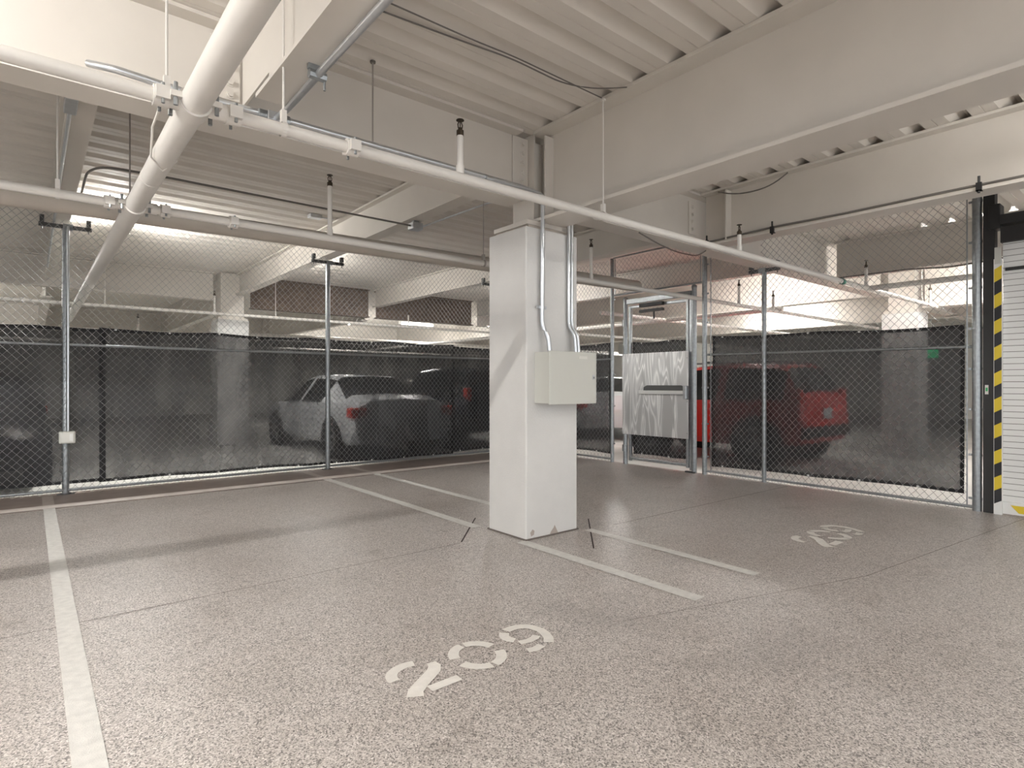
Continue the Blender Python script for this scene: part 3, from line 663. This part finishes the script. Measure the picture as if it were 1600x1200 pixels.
def number(label, o, sx, sy, pitch):
    t = thing('parking_number', label, 'floor marking', (o[0], o[1], .001))
    W = .17
    mb = MB()     # 2
    ribbon(mb, ell(.44,.63,.34,.28,190,65), [.17+.06*math.sin(i) for i in (0,0,0,0,0,0,0,0,0,0,0)], o, sx, sy)
    ribbon(mb, [(.80,.74),(.79,.62),(.70,.50),(.55,.40),(.36,.28),(.20,.16),(.12,.03)], [.14,.19,.21,.21,.21,.22,.24], o, sx, sy)
    ribbon(mb, [(.38,.085),(.88,.085)], .17, o, sx, sy)
    mb.build('digit_two', M['digit'], t)
    mb = MB(); q = (o[0]+pitch, o[1])   # 0
    for a0, a1 in ((22,78),(102,158),(202,258),(282,338)): ribbon(mb, ell(.46,.5,.36,.41,a0-8,a1+8), W, q, sx, sy)
    mb.build('digit_zero', M['digit'], t)
    mb = MB(); q = (o[0]+2*pitch, o[1])  # 9
    ribbon(mb, ell(.44,.66,.30,.25,130,215), W, q, sx, sy); ribbon(mb, [(.20,.40),(.36,.355),(.52,.38),(.60,.43)], W*.85, q, sx, sy)
    ribbon(mb, ell(.44,.66,.33,.26,112,10)+[(.80,.55),(.77,.40),(.70,.24),(.58,.10)], W, q, sx, sy)
    ribbon(mb, [(.12,.10),(.25,.06),(.42,.10)], W*.9, q, sx, sy)
    mb.build('digit_nine', M['digit'], t)
number('white stencilled 209 on the floor nearest the viewer', (1.148, 2.032), .295, .292, .306)
number('white stencilled 209 on the floor in the right parking space', (4.685, 1.885), .30, .345, .275)

# ------------------------------------------------------------------ cars
def wheel(parent, x, y, r, wd, side):
    prof = [(.0,r*.60),(.02,r*.66),(.0,r*.68),(-.01,r*.95),(.02,r),(wd-.02,r),(wd,r*.9),(wd,.05)]
    n = 28; vs_ = []; fs = []
    for px, pr in prof:
        for k in range(n): a_ = 2*PI*k/n; vs_.append((x+pr*math.cos(a_), y-side*px+side*0, r+pr*math.sin(a_)))
    for i in range(len(prof)-1):
        for k in range(n): fs.append((i*n+k, i*n+(k+1) % n, (i+1)*n+(k+1) % n, (i+1)*n+k))
    tw = MB().add(vs_, fs).build('wheel', M['tyre'], parent, smooth=40, loc=(0,0,0))
    mb = MB(); yo = y-side*.015
    for k in range(5):
        a_ = 2*PI*k/5+.3; d = Vector((math.cos(a_),0,math.sin(a_))); e = Vector((-math.sin(a_),0,math.cos(a_)))
        mb.obox(Vector((x,yo,r))+d*r*.33, d, e, Vector((0,1,0)), r*.30, r*.075, .012)
    mb.tube([(x,yo-.015,r),(x,yo+.015,r)], r*.16, 14)
    ring = [(x+math.cos(i*2*PI/24)*r*.60, yo, r+math.sin(i*2*PI/24)*r*.60) for i in range(25)]; mb.tube(ring, .016, 6, False)
    mb.build('rim', M['rim'], tw, loc=(0,0,0))
    return tw
def car(label, loc, yaw, stations, wheels, paint, wr=.33, side_glass=(), screens=(), tails=None, heads=None, plate=None, roof_rack=None, roof_mat=None, name='car', bumper=None):
    """stations: (x, zlow, zbelt, ztop, wlow, wbelt, wtop), nose at +x"""
    t = thing(name, label, 'car', loc); t.rotation_euler = (0, 0, yaw)
    V = []; R = 14
    for (x, zl, zb, zt, wl, wb, wt) in stations:
        half = [(0,zl),(wl*.9,zl),(wl,zl+.10),(wb*1.01,(zl+zb)/2+.08),(wb*.985,zb),(wt,zt-.06),(wt*.84,zt),(0,zt+.02)]
        ring = [(x,a_,b_) for a_, b_ in half]+[(x,-a_,b_) for a_, b_ in half[-2:0:-1]]
        V += ring
    body, sg, wg, rf = [], [], [], []
    for i in range(len(stations)-1):
        for k in range(R):
            f = (i*R+k, i*R+(k+1) % R, (i+1)*R+(k+1) % R, (i+1)*R+k)
            if k in (4, 9) and i in side_glass: sg.append((f, k, i))
            elif k in (5, 6, 7, 8) and i in screens: wg.append(f)
            elif roof_mat and k in (5, 6, 7, 8) and stations[i][3] > 1.3 and stations[i+1][3] > 1.3: rf.append(f)
            else: body.append(f)
    sgroups = []
    for i in side_glass:
        if sgroups and sgroups[-1][-1] == i-1: sgroups[-1].append(i)
        else: sgroups.append([i])
    n = len(stations); body += [tuple(range(R-1, -1, -1)), tuple(range((n-1)*R, n*R))]
    def mk(nm, faces, m, sm=35):
        if not faces: return None
        used = sorted({i for f in faces for i in f}); mp = {u: i for i, u in enumerate(used)}
        return MB().add([V[u] for u in used], [tuple(mp[i] for i in f) for f in faces]).build(nm, m, t, smooth=sm, loc=(0,0,0))
    mk('body', body, M[paint]); [mk('side_window', [f for f, kk, ii in sg if kk == k_ and ii in g_], M['glass']) for k_ in (4, 9) for g_ in sgroups]; mk('windscreens', wg, M['glass']); mk('roof', rf, M[roof_mat] if roof_mat else None)
    hw = max(s_[5] for s_ in stations)
    for wx in wheels:
        for s in (-1, 1):
            MB().tube([(wx, s*(hw-.25), wr), (wx, s*(hw*1.012), wr)], wr*1.17, 26).build('wheel_well', M['trimb'], t, loc=(0,0,0))
            wheel(t, wx, s*(hw+.02), wr, .2, s)
    if tails:
        for s in (-1, 1):
            x_, z_, hx, hy, hz = tails; MB().box(x_-hx, x_+hx, s*(hw*.9)-hy, s*(hw*.9)+hy, z_-hz, z_+hz).build('tail_light', M['tail'], t, bevel=.03, loc=(0,0,0))
    if heads:
        for s in (-1, 1):
            x_, z_ = heads; MB().box(x_-.12, x_+.05, s*(hw*.74)-.14, s*(hw*.74)+.14, z_-.06, z_+.06).build('headlight', M['lamp_clear'], t, bevel=.03, loc=(0,0,0))
    if plate:
        x_, z_ = plate; p = MB().box(x_-.015, x_+.0, -.155, .155, z_-.08, z_+.08).build('licence_plate', M['plate'], t, loc=(0,0,0))
    if bumper:
        x_, z_, hz = bumper; MB().box(x_-.05, x_+.12, -hw*.93, hw*.93, z_-hz, z_+hz).build('bumper', M['trimb'], t, bevel=.04, loc=(0,0,0))
    if roof_rack:
        x0_, x1_, yy_, z_ = roof_rack
        for s in (-1, 1): MB().tube(path([(x0_,s*yy_,z_),(x0_+.08,s*yy_,z_+.07),(x1_-.08,s*yy_,z_+.07),(x1_,s*yy_,z_)], .05), .016, 8).build('roof_rail', M['galv'], t, loc=(0,0,0))
        for xx in (x0_+.35, x1_-.35): MB().box(xx-.03, xx+.03, -yy_-.05, yy_+.05, z_+.075, z_+.10).build('cross_bar', M['trimb'], t, loc=(0,0,0))
    return t
SED = [(-2.35,.42,.70,.78,.72,.80,.66),(-2.28,.30,.86,.98,.84,.88,.72),(-1.95,.24,.93,1.04,.88,.92,.76),(-1.60,.22,.93,1.06,.90,.93,.74),(-.95,.22,.93,1.37,.90,.93,.62),(-.80,.22,.93,1.395,.90,.93,.615),(.0,.22,.92,1.42,.90,.93,.60),(.12,.22,.92,1.42,.90,.93,.60),(.55,.22,.91,1.37,.90,.93,.61),(1.25,.22,.90,1.0,.90,.92,.72),(1.85,.22,.82,.90,.88,.90,.70),(2.25,.26,.72,.80,.82,.86,.66),(2.38,.40,.60,.68,.70,.76,.60)]
def sedan(label, loc, yaw, paint, plate=True): return car(label, loc, yaw, SED, (-1.40, 1.45), paint, .33, (4,5,7,8), (3,8), (-2.24,.79,.10,.14,.08), (2.20,.68), (-2.345,.62) if plate else None)
SUV = [(-1.80,.42,.74,.86,.72,.80,.70),(-1.76,.36,.98,1.06,.82,.85,.74),(-1.70,.34,1.0,1.12,.84,.86,.75),(-1.52,.32,1.0,1.50,.85,.865,.68),(-1.40,.30,1.0,1.54,.85,.865,.675),(-.55,.28,.99,1.57,.86,.87,.67),(-.42,.28,.99,1.57,.86,.87,.67),(.35,.28,.98,1.53,.86,.87,.67),(.95,.28,.97,1.06,.86,.86,.72),(1.45,.28,.90,.99,.84,.85,.70),(1.74,.32,.80,.88,.80,.82,.66),(1.82,.42,.66,.74,.70,.74,.58)]
SUV = [(a*.82 if a > 0 else a, *r) for a, *r in SUV]
def suv(label, loc, yaw, paint, rack=True, roof=None): return car(label, loc, yaw, SUV, (-1.10, .95), paint, .35, (3,4,6,7), (2,7), (-1.70,.98,.07,.06,.20), (1.40,.76), (-1.80,.80), (-1.4,.25,.60,1.53) if rack else None, roof_mat=roof, bumper=(-1.80,.52,.09))
sedan('white sedan parked behind the left fence screen', (4.83, 10.95, 0), PI/2, 'car_white')
suv('dark car parked right of the white sedan behind the left fence', (7.05, 10.6, 0), PI/2, 'car_dark', False)
sedan('dark sedan at the far left behind the left fence', (-.75, 11.0, 0), -PI/2, 'car_black')
suv('red car with a roof rack behind the right fence screen', (9.50, 5.66, 0), PI/2, 'car_red', True)
sedan('white car seen through the gap left of the gate', (11.35, 10.05, 0), math.radians(50), 'car_white')
suv('orange car seen through the gap left of the rolling door', (14.3, .85, 0), PI/2, 'car_orange', False)
sedan('dark car between the column and the gate, behind the screen', (8.1, 15.5, 0), PI/2, 'car_black')

# far things
t = thing('exit_sign', 'small glowing green exit sign far behind the right fence', 'sign', (20, 5.29, 2.0))
MB().box(20, 20.05, 5.12, 5.46, 2.0, 2.24).build('sign_face', M['exit'], t)
MB().tube([(20.025,5.29,2.24),(20.025,5.29,D2)], .01, 6).build('stem', M['white'], t)
cu = bpy.data.curves.new('exit_letters', 'FONT'); cu.body = 'EXIT'; cu.size = .15; cu.align_x = 'CENTER'; cu.extrude = .002
lt = bpy.data.objects.new('sign_letters', cu); C.objects.link(lt); dg = bpy.context.evaluated_depsgraph_get(); me = bpy.data.meshes.new_from_object(lt.evaluated_get(dg)); bpy.data.objects.remove(lt)
lo = bpy.data.objects.new('sign_letters', me); C.objects.link(lo); lo.parent = t; me.materials.clear(); me.materials.append(M['white']); lo.rotation_euler = (PI/2, 0, -PI/2); lo.location = (-.004, 0, .065)

# ------------------------------------------------------------------ lamps: twin-tube strip lights under the deck
def lamp(label, x, y, z, axis='x', L=1.2, es=26.0, single=False):
    t = thing('strip_light', label, 'ceiling light', (x, y, z), 'fluorescent strip lights')
    def bx(l0, l1, w0, w1, z0, z1): return MB().box(x+l0, x+l1, y+w0, y+w1, z0, z1) if axis == 'x' else MB().box(x+w0, x+w1, y+l0, y+l1, z0, z1)
    bx(-L/2-.03, L/2+.03, -.035, .035, z+.03, z+.08).build('housing', M['white'], t, bevel=.004)
    for s in (-1, 1): bx(s*L/2-.015, s*L/2+.015, -.06, .06, z-.02, z+.04).build('end_socket', M['white'], t)
    m = bpy.data.materials.get('tube_%g' % es)
    if not m: m = mat('tube_%g' % es, (.9,.9,.9), .5, emit=(1,.98,.945), es=es)
    for s in ((0,) if single else (-1, 1)):
        a_ = Vector((1,0,0)) if axis == 'x' else Vector((0,1,0)); b_ = Vector((-a_.y, a_.x, 0)); c_ = Vector((x,y,z))+b_*s*.045
        MB().tube([c_-a_*L/2, c_+a_*L/2], .014, 8).build('tube', m, t, smooth=60)
    for s in (-1, 1):
        p = Vector((x,y,z+.08))+(Vector((1,0,0)) if axis == 'x' else Vector((0,1,0)))*s*L*.4
        zt = D2 if y > DY else DZ
        if z+.08 < zt-.01: MB().tube([p, Vector((p.x,p.y,zt))], .006, 6).build('stem', M['white'], t)
lamp('strip light over the viewer at upper left', -2.3, 2.10, 3.22, 'x', 1.2, 1250, True)
lamp('strip light over the viewer at right', 4.6, .2, 3.0, 'x', 1.2, 50)
lamp('added fill strip light left of the viewer, unseen', -3.2, .4, 3.0, 'x', 1.2, 30)  # unseen lamp, added as fill from the left
lamp('added fill strip light far behind the viewer at left, unseen', -2.5, -3.2, 3.0, 'x', 1.2, 60)  # added out of view, fills the near bay from behind
lamp('added fill strip light behind the viewer, unseen', 1.9, -2.2, 3.0, 'x', 1.2, 75)  # unseen fill lamp, added behind the camera
lamp('strip light hidden behind the thick diagonal pipe', .915, 9.2, 3.28, 'y', 1.2, 300)
lamp('strip light added unseen behind the pale beam to light the white sedan', 3.62, 10.2, 3.36, 'y', 1.2, 190)  # lamp added out of sight so the sedan gets light
lamp('strip light at the far left behind the left fence', -2.5, 17.0, 3.25, 'x', 1.2, 330)
lamp('strip light far behind the middle of the left fence', 7.4, 18.0, 3.2, 'x', 1.2, 300)
lamp('strip light in the far aisle beyond the sedan', 9.8, 16.8, 3.2, 'x', 1.2, 240)
lamp('strip light added unseen behind the column to light the white sedan', 7.95, 9.7, 3.25, 'y', 1.2, 150)  # added where the column covers it, to brighten the sedan
lamp('strip light beyond the gate', 14.6, 7.3, 3.25, 'y', 1.2, 260)
lamp('strip light in the far corner beyond the gate', 18.6, 15.7, 3.1, 'y', 1.2, 420)
lamp('strip light beyond the right fence over the red car', 10.2, 5.6, 3.40, 'y', 1.2, 150)
lamp('strip light beyond the right fence near the rolling door', 10.3, 1.9, 3.1, 'y', 1.2, 200)
lamp('strip light behind the rolling door', 13.5, -1.6, 3.1, 'y', 1.2, 180)
lamp('strip light behind the left fence at far left', -3.0, 9.9, 3.25, 'y', 1.2, 40)
